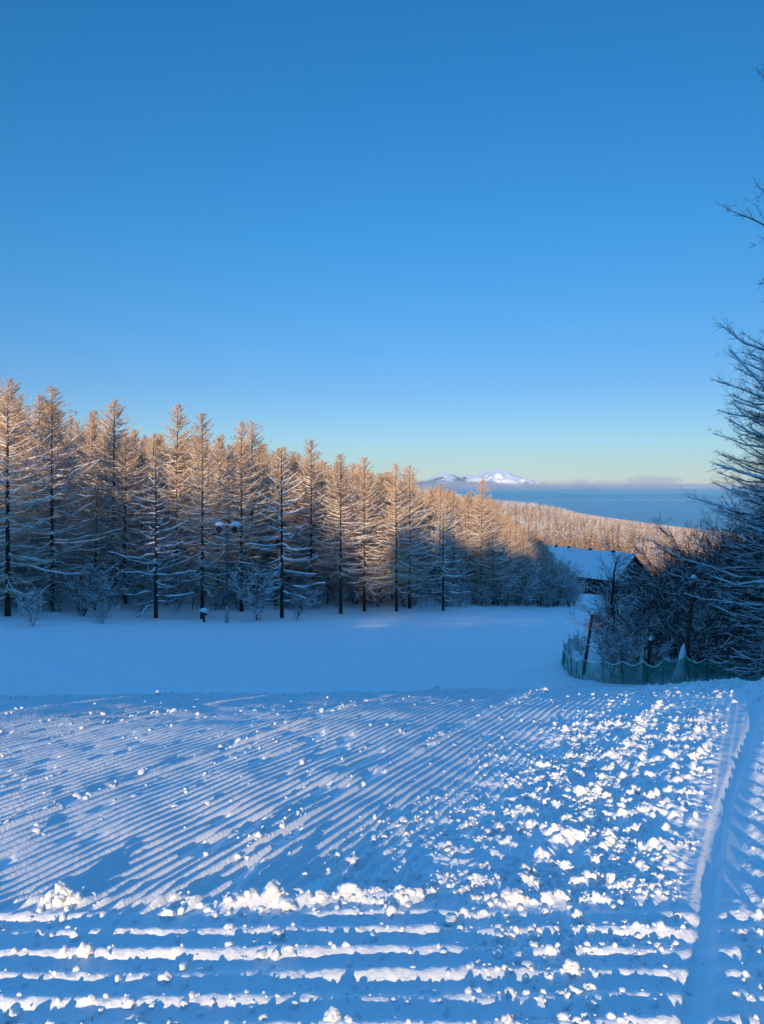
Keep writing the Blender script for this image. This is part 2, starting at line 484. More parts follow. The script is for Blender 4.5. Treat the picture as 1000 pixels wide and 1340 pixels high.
def larch(H=20, nb=125, Lmax=4.2, low=.12, twigs=15, sub=4, tr=.0085, snow=1.0, dead=.3, mat=None, droop=.0, detail2=0, side=None, power=.75, trunkr=.0105, bthick=1.0):
    mat = mat or M_TWIG
    # trunk
    K = 16
    tz = np.linspace(0, 1, K)
    bend = np.cumsum(rng.normal(size=(K, 2)) * .012 * H / 20, 0) * np.linspace(0, 1, K)[:, None]
    TP = np.stack([bend[:, 0], bend[:, 1], tz * H], -1)[None]
    TR = (trunkr * H * (1 - tz) ** .85 + .018)[None]; TR[0, 0] *= 1.25
    TP[0, 0, 2] = -.6
    mb = MB(); tubes(mb, TP, TR, 8); trunk = mb.mesh('trunk', M_BARK)
    # branches
    t = low + (1 - low) * ((np.arange(nb) + rng.random(nb)) / nb) ** .92
    t = np.minimum(t, .992)
    az = np.arange(nb) * 2.399963 + rng.normal(size=nb) * .35
    if side is not None:      # crown heavier to one side
        az = np.where(rng.random(nb) < side[1], side[0] + rng.normal(size=nb) * .7, az)
    crown = np.where(t < .3, .75 + .25 * t / .3, ((1 - t) / .7) ** power)
    L = Lmax * crown * rng.uniform(.5, 1.15, nb) + .13
    stub = (t < dead) & (rng.random(nb) < .45)
    L = np.where(stub, L * rng.uniform(.25, .6, nb), L)
    e = np.interp(t, [0, .25, .55, .8, 1], [-.24 - droop, -.14 - droop, .05, .30, .72]) + rng.normal(size=nb) * .13
    c2 = np.interp(t, [0, .3, .7, 1], [.16, .20, .22, .10]) + rng.normal(size=nb) * .08 - droop * .1
    K2 = 7
    u = np.linspace(0, 1, K2)[None, :]
    base, _ = sample(TP, t[None]); base = base[0]
    rad = L[:, None] * u * np.cos(e)[:, None]
    hz = L[:, None] * (u * np.sin(e)[:, None] + c2[:, None] * u ** 2.2)
    wig = np.cumsum(rng.normal(size=(nb, K2)) * .035, 1) * L[:, None]; wig[:, 0] = 0
    ca, sa = np.cos(az)[:, None], np.sin(az)[:, None]
    P = np.stack([base[:, 0:1] + rad * ca - wig * sa, base[:, 1:2] + rad * sa + wig * ca, base[:, 2:3] + hz + .6 * np.roll(wig, 1, 1)], -1)
    P[:, 0] = base
    br = bthick * (.008 + .0085 * L)[:, None] * (1 - u) ** .8 + .006
    mb = MB(); tubes(mb, P, br, 3)
    sn = MB()
    # snow lying along the branches
    gap = fbm(np.arange(nb)[:, None] * 7.7 + u * 5, u * 0, 2, 3)
    sr = (.025 + .0125 * L)[:, None] * sstep(.25, .50, gap) * (1 - .55 * u) * snow * np.interp(t, [0, .6, .85, 1], [1, 1, .7, .45])[:, None]
    SP = P.copy(); SP[:, :, 2] += br + sr * .55
    tubes(sn, SP, np.maximum(sr, .001), 4)
    # twigs in a flat spray along each branch
    s = .10 + .88 * (np.arange(twigs)[None, :] + rng.random((nb, twigs))) / twigs
    p, tg = sample(P, s)
    nt_ = nb * twigs
    p = p.reshape(-1, 3); tg = tg.reshape(-1, 3); sl = s.reshape(-1); Ll = np.repeat(L, twigs)
    sd = np.cross(tg, np.array([0, 0, 1.0])); sd /= np.linalg.norm(sd, axis=1, keepdims=True) + 1e-9
    sgn = np.where(np.arange(nt_) % 2 == 0, 1, -1)[:, None]
    d = tg * .75 + sd * sgn * rng.uniform(.45, 1.0, (nt_, 1)) + np.array([0, 0, 1.0]) * rng.normal(.10, .33, (nt_, 1))
    d /= np.linalg.norm(d, axis=1, keepdims=True)
    l = (.10 + .27 * Ll) * (1.15 - .75 * sl) * rng.uniform(.5, 1.2, nt_)
    q1 = p + d * l[:, None]
    tl = tr * np.clip(.5 + .3 * Ll, .55, 1.0)
    cones(mb, p, q1, tl * 1.35)
    # finer shoots
    us = rng.uniform(.12, .95, (nt_, sub))
    pp = (p[:, None, :] + (q1 - p)[:, None, :] * us[..., None]).reshape(-1, 3)
    dd = np.repeat(d, sub, 0) * .7 + rng.normal(size=(nt_ * sub, 3)) * .55 + np.array([0, 0, .12])
    dd /= np.linalg.norm(dd, axis=1, keepdims=True)
    l2 = np.repeat(l, sub) * rng.uniform(.25, .65, nt_ * sub) + .03
    q2 = pp + dd * l2[:, None]
    cones(mb, pp, q2, np.repeat(tl, sub))
    if detail2:
        M2 = len(pp)
        us = rng.uniform(.2, .95, (M2, detail2))
        p3 = (pp[:, None, :] + (q2 - pp)[:, None, :] * us[..., None]).reshape(-1, 3)
        d3 = np.repeat(dd, detail2, 0) * .7 + rng.normal(size=(M2 * detail2, 3)) * .5
        d3 /= np.linalg.norm(d3, axis=1, keepdims=True)
        cones(mb, p3, p3 + d3 * (np.repeat(l2, detail2) * .5 + .03)[:, None], tr * .75)
    # snow on some twigs, less near the tip of the tree
    hgt = np.interp(np.repeat(t, twigs), [0, .55, .8, 1], [.70, .66, .40, .30]) * snow
    k = (rng.random(nt_) < hgt) & (np.abs(d[:, 2]) < .55)
    lift = np.array([0, 0, .014])
    cones(sn, p[k] + lift, p[k] + (q1[k] - p[k]) * .85 + lift, (.022 * np.clip(.4 + .3 * Ll, .5, 1.1))[k])
    k = (rng.random(nt_ * sub) < np.repeat(hgt, sub) * .72) & (np.abs(dd[:, 2]) < .5)
    cones(sn, pp[k] + lift * .7, pp[k] + (q2[k] - pp[k]) * .8 + lift * .7, .014)
    crown = mb.mesh('crown', mat, smooth=False)
    snowm = sn.mesh('branch_snow', M_BSNOW)
    return [('trunk', trunk, None), ('crown', crown, None), ('branch_snow', snowm, 'crown')]

def shrub(H=4, stems=4, spread=.35, nb=9, nt=9, ns=5, tr=.007, snow=1.0, mat=None, r0=.028, thin=1.0, lean=None, fine=.25, k2=1.0):
    """a bare broad-leaved bush or small tree of several stems"""
    mat = mat or M_SHRUB
    K = 8
    u = np.linspace(0, 1, K)[None, :]
    az = rng.uniform(0, 2 * math.pi, stems)
    ln = np.abs(rng.normal(spread, spread * .5, stems))
    L = H * rng.uniform(.72, 1.05, stems)
    dx = np.cos(az) * ln; dy = np.sin(az) * ln
    if lean is not None: dx = dx + lean[0]; dy = dy + lean[1]
    P = np.stack([(dx * L)[:, None] * u ** 1.15, (dy * L)[:, None] * u ** 1.15, L[:, None] * u], -1)
    w = np.cumsum(rng.normal(size=(stems, K, 3)) * .022 * H, 1); w[:, 0] = 0; w[:, :, 2] *= .2
    P = P + w
    P[:, :, :2] += rng.normal(size=(stems, 1, 2)) * .05 * H ** .5
    P[:, 0, 2] = -.3
    R = r0 * (H / 4) ** .8 * (1 - u * .85) * rng.uniform(.7, 1.2, (stems, 1))
    tm = MB(); tubes(tm, P, R, 6)
    B1, s1, l1 = spawn(P, nb, .12, .97, lambda s, pl: pl * (.50 - .30 * s) * rng.uniform(.5, 1.2, s.shape), .85, .22, .10, K=6, curve=.10, wob=.05)
    R1 = (.009 + .006 * l1)[:, None] * np.linspace(1, .35, 6)[None] * thin
    cm = MB(); sm = MB(); tubes(cm, B1, R1, 4)
    B2, s2, l2 = spawn(B1, nt, .15, .98, lambda s, pl: pl * (.55 - .30 * s) * rng.uniform(.5, 1.2, s.shape) + .08, .75, .25, .06, K=4, curve=.06, wob=.05)
    R2 = (.007 + .003 * l2)[:, None] * np.linspace(1, .5, 4)[None] * thin
    tubes(cm, B2, R2, 3)
    B3, s3, l3 = spawn(B2, ns, .15, .98, lambda s, pl: pl * .45 * rng.uniform(.4, 1.3, s.shape) + .06, .7, .25, .08, K=2, curve=0, wob=0)
    cones(cm, B3[:, 0], B3[:, 1], tr)
    # snow on the upper side of what is not too steep
    for B, Rr, ks in ((P, R, .9), (B1, R1, 1.0), (B2, R2, k2)):
        T = tangents(B); hor = np.sqrt(1 - T[..., 2] ** 2)
        gp = fbm(np.arange(len(B))[:, None] * 3.3 + np.linspace(0, 3, B.shape[1])[None], 0 * hor, 2, 8)
        sr = (Rr * .75 + .010) * sstep(.30, .75, hor) * sstep(.34, .55, gp) * snow
        S = B.copy(); S[..., 2] += Rr + .4 * sr
        keep = (sr.max(1) > .006) & (rng.random(len(B)) < (ks if ks < .9 else 1))
        tubes(sm, S[keep], np.maximum(sr[keep], .001), 4)
    d3 = B3[:, 1] - B3[:, 0]
    k = (rng.random(len(d3)) < fine * snow) & (np.abs(d3[:, 2]) < .6 * np.linalg.norm(d3, axis=1))
    cones(sm, B3[k, 0] + np.array([0, 0, .01]), B3[k, 1] + np.array([0, 0, .01]), .013)
    return [('trunk', tm.mesh('trunk', M_BARK), None), ('crown', cm.mesh('crown', mat, smooth=False), None), ('branch_snow', sm.mesh('branch_snow', M_BSNOW), 'crown')]

def gz(x, y): return float(ground(np.array([x]), np.array([y]))[0])
# ------------------------------------------------------------------ the larch forest on the left
LARCH = [Proto('larch_tree', larch(H=20, nb=int(n_ * 1.3), Lmax=lm * 1.22, low=lo, twigs=19, sub=5, tr=.0115, power=.62, droop=dr, dead=de, trunkr=tk, side=(rng.uniform(0, 6.28), rng.uniform(.05, .35))))
         for n_, lm, lo, dr, de, tk in ((135, 4.3, .10, .0, .25, .0105), (120, 3.7, .16, .08, .3, .0095), (145, 4.6, .08, .05, .2, .011),
                                    (110, 3.4, .22, .0, .35, .0095), (130, 4.0, .12, .12, .3, .010), (125, 3.8, .25, -.05, .4, .0105),
                                    (140, 3.6, .14, .04, .3, .009), (115, 4.2, .30, .02, .4, .012),
                                    (105, 4.7, .12, .10, .35, .010), (150, 3.5, .06, -.03, .2, .0095), (95, 4.4, .20, .06, .45, .0115), (125, 4.1, .10, .0, .3, .0105))]
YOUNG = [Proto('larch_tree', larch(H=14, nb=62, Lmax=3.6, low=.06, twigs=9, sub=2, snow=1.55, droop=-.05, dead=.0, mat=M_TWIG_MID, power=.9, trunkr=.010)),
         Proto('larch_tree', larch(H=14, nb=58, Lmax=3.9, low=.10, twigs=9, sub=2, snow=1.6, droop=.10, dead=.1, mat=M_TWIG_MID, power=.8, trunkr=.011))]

def place_px(proto, base_h, px, top, foot, label, group, Y=None, rz=None, fat=1.0, cat='tree', tilt=(0, 0)):
    if Y is None: x, y = ray_ground(px, foot)
    else: x, y = (px - 500) / F * Y, Y
    z = gz(x, y)
    h = (HZ - top) / F * y - z
    s = h / base_h
    proto.place((x, y, z - .05), rng.uniform(0, 6.28) if rz is None else rz, (s * fat, s * fat, s), label, cat, group, tilt)
    return x, y

G_L = 'larches of the forest left of the piste'
taken = []
front = [
 # px, top, foot, prototype, label
 (10, 497, 806, 2, 'tall broad larch with snowy boughs at the far left edge of the forest', None),
 (68, 508, 800, 0, 'broad larch with creamy sunlit boughs, second from the left edge', None),
 (149, 524, 776, 7, 'larch with the thickest dark bare trunk standing behind the thicket', None),
 (204, 585, 809, 'y0', 'short shaded young larch with blue white upswept boughs in the front rank', None),
 (231, 530, 786, 6, 'tall narrow larch directly behind the short shaded young larch', None),
 (265, 541, 810, 1, 'larch in the front rank between the young larch and the floodlight mast', None),
 (316, 552, 800, 3, 'slender larch just right of the floodlight mast', None),
 (330, 551, 792, 4, 'larch with a spiky orange top above the slender larch by the mast', None),
 (369, 588, 808, 'y1', 'larch with long dark drooping boughs beside the forest clearing', None),
 (407, 577, 796, 0, 'pale golden larch right of the one with long drooping boughs', None),
 (446, 595, 803, 5, 'larch with steep upswept boughs in the middle of the forest edge', None),
 (477, 599, 800, 1, 'larch with a flat double top in the middle of the forest edge', None),
 (519, 607, 800, 6, 'narrow larch left of the black straight trunk', None),
 (536, 610, 796, 2, 'full larch at the end of the high skyline before the snowy peaks', None),
 (580, 664, 799, 'y1', 'larch with a straight black trunk and few snowy boughs at the forest edge', None),
 (630, 628, 790, 6, 'larch with a golden pointed top rising in front of the snowy mountain', None),
 (645, 668, 792, 4, 'dark stemmed larch right under the golden pointed one', None),
 (594, 640, 786, 3, 'larch with its top in front of the left snowy peak', None),
]
for px, top, foot, pr, lab, _ in front:
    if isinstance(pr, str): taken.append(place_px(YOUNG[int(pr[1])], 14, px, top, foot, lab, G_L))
    else: taken.append(place_px(LARCH[pr], 20, px, top, foot, lab, G_L))

SKX = [-80, 0, 60, 100, 150, 185, 215, 240, 270, 300, 345, 400, 450, 500, 540, 560, 600, 640, 665, 690, 715, 735, 757, 800]
SKY = [495, 503, 512, 528, 545, 558, 568, 566, 570, 570, 578, 592, 604, 612, 616, 624, 640, 650, 672, 692, 712, 730, 762, 790]
def skyline(px): return np.interp(px, SKX, SKY)

pts = list(taken)
placed = 0
cand = []
for it in range(40000):
    a_ = rng.uniform(-14, 175); d_ = 2.2 + 78 * rng.random() ** 1.25
    x = -33 + a_ * .671 - d_ * .742; y = 67 + a_ * .742 + d_ * .671
    rt = x / y
    if rt > .247 - .01 * rng.random() or rt < -.60: continue
    if a_ > 100 and rt < .12 and d_ > 45: continue
    cand.append((x, y, a_, d_))
    if len(cand) > 9000: break
zone_names = ['at the left end of the forest', 'behind the short shaded young larch', 'behind the floodlight mast', 'behind the clearing in the forest edge',
              'in the middle of the forest', 'behind the straight black trunk', 'at the low right end of the forest']
zone_px = [-200, 130, 240, 340, 410, 530, 650, 2000]
for x, y, a_, d_ in cand:
    if placed >= 282: break
    md = 3.0 if d_ < 28 else 4.2
    if any((x - p[0]) ** 2 + (y - p[1]) ** 2 < md * md for p in pts): continue
    px = 500 + F * x / y
    z = gz(x, y)
    hmax = (HZ - (skyline(px) + abs(rng.normal(0, 9)))) / F * y - z
    h = rng.uniform(14.5, 21.5)
    if d_ < 12 and rng.random() < .25: h *= .6
    h = min(h, hmax)
    if h < 3.2: continue
    pts.append((x, y)); placed += 1
    zi = max(i for i in range(7) if px >= zone_px[i])
    depth = 'front rank' if d_ < 9 else ('second rank' if d_ < 24 else 'deep')
    lab = {'front rank': 'snowy front larch by the piste ', 'second rank': 'tan crowned second rank larch ', 'deep': 'larch deep in the wood '}[depth] + zone_names[zi]
    pr = LARCH[int(rng.integers(12))]
    s = h / 20
    f = rng.uniform(.9, 1.3) * (1.25 if h < 10 else 1)
    pr.place((x, y, z - .05), rng.uniform(0, 6.28), (s * f, s * f, s), lab, 'tree', G_L, (rng.normal(0, .025), rng.normal(0, .025)))

# ---- undergrowth along the forest edge
BUSH = [Proto('bare_shrub', shrub(H=3.2, stems=7, spread=.45, nb=8, nt=8, ns=4, r0=.022, snow=1.1, fine=.28)),
        Proto('bare_shrub', shrub(H=3.6, stems=5, spread=.30, nb=9, nt=8, ns=4, r0=.026, snow=1.3, fine=.28)),
        Proto('bare_shrub', shrub(H=2.6, stems=9, spread=.55, nb=7, nt=7, ns=4, r0=.018, snow=1.1, fine=.28)),
        Proto('bare_shrub', shrub(H=4.2, stems=4, spread=.25, nb=10, nt=8, ns=4, r0=.03, snow=1.3, fine=.28, lean=(.35, 0)))]
G_U = 'bare shrubs along the foot of the left forest'
edge_named = [
 (43, 770, 819, 1, 'small dark upright shrub standing out on the snow at the left'),
 (105, 735, 806, 0, 'fan shaped snowy shrub under the thick dark trunk'),
 (134, 790, 816, 2, 'low crooked saplings poking through the snow left of the young larch'),
 (338, 745, 812, 1, 'brown tinged shrub left of the small forest clearing'),
 (388, 772, 811, 3, 'leaning forked shrub right of the small forest clearing'),
]
for px, top, foot, pr, lab in edge_named:
    place_px(BUSH[pr], (3.2, 3.6, 2.6, 4.2)[pr], px, top, foot, lab, G_U, fat=1.0, cat='shrub')
ub = 0; up = []
while ub < 270:
    a_ = rng.uniform(-10, 172); d_ = -.6 + 24 * rng.random() ** 1.5
    x = -33 + a_ * .671 - d_ * .742; y = 67 + a_ * .742 + d_ * .671
    rt = x / y
    if rt > .25 or rt < -.56: continue
    px = 500 + F * x / y
    if 345 < px < 362 and d_ < 8: continue
    if any((x - p[0]) ** 2 + (y - p[1]) ** 2 < 1.1 for p in up): continue
    up.append((x, y)); ub += 1
    k = int(rng.integers(4)); s = rng.uniform(.4, 1.35) * (1 + .03 * d_) * (1 + .012 * max(0, y - 90))
    z = gz(x, y); s = min(s, ((HZ - np.interp(px, [600, 690, 720, 735, 757], [700, 722, 735, 748, 775])) / F * y - z) / 3.6)
    if s < .3: continue
    zi = max(i for i in range(7) if px >= zone_px[i])
    BUSH[k].place((x, y, gz(x, y)), rng.uniform(0, 6.28), s, 'tangled snowy bare shrub ' + zone_names[zi].replace('behind', 'low beside'), 'shrub', G_U)

SAP = [Proto('bare_sapling', shrub(H=5, stems=2, spread=.12, nb=9, nt=5, ns=3, r0=.028, snow=1.2, lean=(.30, .05), fine=.2)),
       Proto('bare_sapling', shrub(H=5, stems=3, spread=.30, nb=7, nt=6, ns=3, r0=.024, snow=1.1, fine=.2)),
       Proto('bare_sapling', shrub(H=5, stems=1, spread=.06, nb=13, nt=6, ns=3, r0=.036, snow=1.2, fine=.2)),
       Proto('bare_sapling', shrub(H=5, stems=2, spread=.5, nb=8, nt=6, ns=3, r0=.03, snow=1.3, lean=(-.35, 0), fine=.2))]
sb = 0
while sb < 120:
    a_ = rng.uniform(-12, 150); d_ = -.3 + 16 * rng.random() ** 1.4
    x = -33 + a_ * .671 - d_ * .742; y = 67 + a_ * .742 + d_ * .671
    rt = x / y
    if rt > .19 or rt < -.56: continue
    px = 500 + F * x / y
    if 345 < px < 362 and d_ < 8: continue
    sb += 1
    zi = max(i for i in range(7) if px >= zone_px[i])
    SAP[int(rng.integers(4))].place((x, y, gz(x, y)), rng.uniform(0, 6.28), rng.uniform(.45, 1.25), 'thin leaning bare sapling ' + zone_names[zi].replace('behind', 'low beside'), 'sapling', 'thin saplings along the foot of the left forest')

# ------------------------------------------------------------------ right side: big larch, thicket, fence
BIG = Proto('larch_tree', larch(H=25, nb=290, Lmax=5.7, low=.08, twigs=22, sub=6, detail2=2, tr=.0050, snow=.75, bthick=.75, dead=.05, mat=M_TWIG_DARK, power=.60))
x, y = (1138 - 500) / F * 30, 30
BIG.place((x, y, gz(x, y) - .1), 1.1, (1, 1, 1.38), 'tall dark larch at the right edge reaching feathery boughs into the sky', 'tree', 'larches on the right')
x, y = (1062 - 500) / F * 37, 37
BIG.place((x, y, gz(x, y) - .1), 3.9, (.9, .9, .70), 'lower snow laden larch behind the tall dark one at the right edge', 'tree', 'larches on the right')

x, y = (1064 - 500) / F * 33, 33
BIG.place((x, y, gz(x, y) - .1), 5.2, (.95, .95, .74), 'dense middle sized larch with layered snowy boughs, nearest the thin stake', 'tree', 'larches on the right')

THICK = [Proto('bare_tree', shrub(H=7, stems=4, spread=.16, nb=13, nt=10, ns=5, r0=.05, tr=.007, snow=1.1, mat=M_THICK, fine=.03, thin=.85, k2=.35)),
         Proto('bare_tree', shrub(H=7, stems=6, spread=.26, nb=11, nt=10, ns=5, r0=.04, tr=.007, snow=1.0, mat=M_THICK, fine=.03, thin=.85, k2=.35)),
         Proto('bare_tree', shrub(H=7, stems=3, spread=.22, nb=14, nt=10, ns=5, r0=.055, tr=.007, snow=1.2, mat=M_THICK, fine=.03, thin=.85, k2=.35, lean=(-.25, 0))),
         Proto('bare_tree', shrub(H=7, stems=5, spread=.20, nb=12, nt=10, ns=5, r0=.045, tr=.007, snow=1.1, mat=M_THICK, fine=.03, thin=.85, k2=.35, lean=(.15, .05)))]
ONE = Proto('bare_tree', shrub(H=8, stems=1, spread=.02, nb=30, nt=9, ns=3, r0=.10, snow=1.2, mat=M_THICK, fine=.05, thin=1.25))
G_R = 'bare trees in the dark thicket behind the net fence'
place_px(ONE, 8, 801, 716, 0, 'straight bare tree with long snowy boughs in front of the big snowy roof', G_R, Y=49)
RSX = [755, 768, 785, 820, 850, 880, 900, 950, 1000, 1100]
RSY = [830, 812, 796, 776, 760, 752, 728, 700, 672, 640]
tp = [((801 - 500) / F * 49, 49)]
nplaced = 0
for it in range(6000):
    if nplaced >= 66: break
    y = rng.uniform(43.5, 78); px = rng.uniform(784, 1085)
    x = (px - 500) / F * y
    if any((x - p[0]) ** 2 + (y - p[1]) ** 2 < 2.2 ** 2 for p in tp): continue
    z = gz(x, y)
    h = min(rng.uniform(5.0, 9.5) + (3 if px > 880 else 0), (HZ - (np.interp(px, RSX, RSY) + abs(rng.normal(0, 12)))) / F * y - z)
    if h < 2.0: continue
    tp.append((x, y)); nplaced += 1
    s = h / 7
    where = 'left end above the fence bend' if px < 830 else ('middle by the tall pole' if px < 920 else 'right end under the larch')
    rank = 'front' if y < 56 else 'back'
    THICK[int(rng.integers(4))].place((x, y, z), rng.uniform(0, 6.28), (max(s, .7), max(s, .7), s), 'dark bare tree in the %s of the thicket, %s' % (rank, where), 'tree', G_R)
for px, top, Y_ in ((796, 760, 118), (808, 757, 126), (818, 756, 135), (829, 752, 128), (838, 752, 120), (846, 750, 131)):
    x = (px - 500) / F * Y_; z = gz(x, Y_); s = ((HZ - top) / F * Y_ - z) / 7
    THICK[px % 4].place((x, Y_, z), px * 1.0, (s * 1.3, s * 1.3, s), 'dark bare tree close in front of the lodge wall', 'tree', 'bare trees in front of the lodge')
bl = 0
while bl < 26:
    y = rng.uniform(42.5, 50); px = rng.uniform(796, 1060); x = (px - 500) / F * y
    if y < 44 and px < 800: continue
    bl += 1
    where = 'left end' if px < 830 else ('middle' if px < 920 else 'right end')
    BUSH[int(rng.integers(4))].place((x, y, gz(x, y)), rng.uniform(0, 6.28), rng.uniform(.7, 1.15), 'low snowy brush close behind the net fence, %s' % where, 'shrub', 'brush behind the net fence')
x, y = ray_ground(752, 858)
BUSH[2].place((x + .5, y, gz(x, y)), .5, .42, 'tiny bare shrub alone on the snow inside the fence bend', 'shrub', None)

# ---- the net fence
m, nt, b = new_mat('green_netting'); M_NET = m
b.inputs['Base Color'].default_value = (.010, .22, .165, 1); b.inputs['Roughness'].default_value = .7
tc = N_(nt, 'ShaderNodeTexCoord')
no = N_(nt, 'ShaderNodeTexNoise'); no.inputs['Scale'].default_value = 1.3; nt.links.new(tc.outputs['Object'], no.inputs['Vector'])
mr = N_(nt, 'ShaderNodeMapRange'); mr.inputs['From Min'].default_value = .3; mr.inputs['From Max'].default_value = .7
mr.inputs['To Min'].default_value = .42; mr.inputs['To Max'].default_value = .76
nt.links.new(no.outputs['Fac'], mr.inputs['Value']); nt.links.new(mr.outputs['Result'], b.inputs['Alpha'])

def net_fence():
    pix = [(757, 64.5), (745, 57.5), (737, 52.5), (738, 48.5), (748, 45.6), (762, 44.0), (790, 42.9), (815, 42.2), (842, 41.6), (868, 41.0), (897, 40.4), (925, 39.8), (955, 39.0), (990, 38.0), (1030, 37.0), (1075, 36.0)]
    P = np.array([((p - 500) / F * y, y) for p, y in pix])
    root = empty('net_fence', (P[6, 0], P[6, 1], gz(*P[6])))
    tagged(root, 'green safety net fence curving along the bend of the piste', 'fence')
    o0 = np.array(root.location)
    mb = MB(); rp = []
    top_prev = None
    for i in range(len(P) - 1):
        n = 10; u = np.linspace(0, 1, n)
        xy = P[i] + (P[i + 1] - P[i]) * u[:, None]
        zg = ground(xy[:, 0], xy[:, 1])
        hh = 1.22 - .26 * np.sin(u * math.pi) * rng.uniform(.5, 1.3) + (.22 if i >= 9 else 0) + (.2 if i >= 12 else 0)
        rows = 7; v = np.linspace(0, 1, rows)
        off = .05 * np.sin(u[None] * math.pi) * rng.normal(size=(rows, n)) + .10 * np.sin(u[None] * math.pi * 2) * np.sin(v[:, None] * math.pi)
        nrm = np.array([-(P[i + 1] - P[i])[1], (P[i + 1] - P[i])[0]]); nrm /= np.linalg.norm(nrm)
        V = np.zeros((rows, n, 3))
        V[..., 0] = xy[None, :, 0] + off * nrm[0]; V[..., 1] = xy[None, :, 1] + off * nrm[1]
        V[..., 2] = zg[None] - .12 + (hh + .12)[None] * v[:, None]
        V -= o0
        a = (np.arange(rows - 1)[:, None] * n + np.arange(n - 1)[None]).ravel()
        mb.add(V, np.stack([a, a + 1, a + n + 1, a + n], -1))
        rp.append(V[-1])
    mb.build('net', M_NET, root)
    rope = MB(); R = np.concatenate(rp)[None]; R[..., 2] += .012
    tubes(rope, R, np.full(R.shape[:2], .016), 5); rope.build('top_rope', M_PALE, root)
    sr = MB(); S = R.copy(); S[..., 2] += .022
    tubes(sr, S, np.full(S.shape[:2], .018) * sstep(.3, .6, fbm(np.arange(S.shape[1])[None] * .21, np.zeros((1, S.shape[1])), 2, 4)) + .001, 5)
    sr.build('rope_snow', M_BSNOW, root)
    for i, (x, y) in enumerate(P):
        z = gz(x, y); ln = rng.normal(0, .05, 2)
        pb = MB()
        q = np.array([[x, y, z - .3], [x + ln[0] * .5, y + ln[1] * .5, z + .7], [x + ln[0], y + ln[1], z + 1.52]]) - o0
        tubes(pb, q[None], np.array([[.020, .019, .018]]), 7, cap=True)
        pb.build('post', M_PALE if i in (13,) else M_DARKMETAL, root)
net_fence()

def pole(name, label, px0, y0, px1, y1, Y, r, mat, cat='pole', cap=True, group=None, below=.6):
    x0 = (px0 - 500) / F * Y; x1 = (px1 - 500) / F * Y
    zt = (HZ - y1) / F * Y; z0 = gz(x0, Y)
    root = empty(name, (x0, Y, z0)); tagged(root, label, cat, group)
    A = np.array([0, 0, -below]); B = np.array([x1 - x0, .1, zt - z0])
    u = np.linspace(0, 1, 6)[:, None]
    q = A + (B - A) * u
    mb = MB(); tubes(mb, q[None], np.linspace(r, r * .8, 6)[None], 10, cap=True); mb.build('shaft', mat, root)
    if cap:
        d = (B - A) / np.linalg.norm(B - A)
        c = MB(); P = np.stack([B - d * .02, B + d * .06, B + d * .15, B + d * .22])
        tubes(c, P[None], np.array([[r * 1.15, r * 1.25, r * .9, .02]]), 9, cap=True); c.build('snow_cap', M_BSNOW, root)
    return root
pole('wooden_pole', 'leaning dark wooden pole inside the bend of the net fence', 762, 868, 776, 804, 46.5, .10, M_WOOD)
pole('wooden_pole', 'tall leaning dark wooden pole with a white cap of snow in the thicket', 894, 890, 909, 757, 41.6, .13, M_WOOD)
pole('wooden_pole', 'thin snow plastered stake leaning at the right end of the net fence', 987, 890, 1002, 836, 37.6, .045, M_PALE, cap=False)

def stump(label, px, top, Y, lean, w, tall):
    """a broken stem plastered with wind-blown snow"""
    x = (px - 500) / F * Y; z0 = gz(x, Y); h = (HZ - top) / F * Y - z0
    root = empty('snowy_stump', (x, Y, z0)); tagged(root, label, 'stump', None)
    u = np.linspace(0, 1, 9)
    q = np.stack([lean * h * u ** 1.3, 0 * u, -.3 + (h + .3) * u], -1)
    mb = MB(); tubes(mb, q[None] + np.array([.07, .06, 0]), (w * .42 * (1 - .55 * u))[None], 9, cap=True); mb.build('trunk', M_BARK, root)
    s = MB(); rr = w * (1.0 - u) ** .75 * (1 + .18 * np.sin(u * 9)) + .02
    q2 = q + np.stack([-.04 * np.ones(9), -.05 * np.ones(9), .05 * np.ones(9)], -1)
    tubes(s, q2[None], rr[None], 12, cap=True); s.build('snow_plaster', M_BSNOW, root)
stump('tall pointed snow plastered stump behind the net at the tall leaning pole', 890, 843, 41.1, .12, .40, 1)
stump('smaller snow plastered forked stump behind the middle of the net', 838, 850, 42.6, .10, .26, 1)
pole('tree_stump', 'dark broken stem with snow on its tip behind the middle of the net', 846, 880, 852, 838, 42.3, .08, M_BARK, cat='stump')
x, y = (935 - 500) / F * 39.0, 39.0

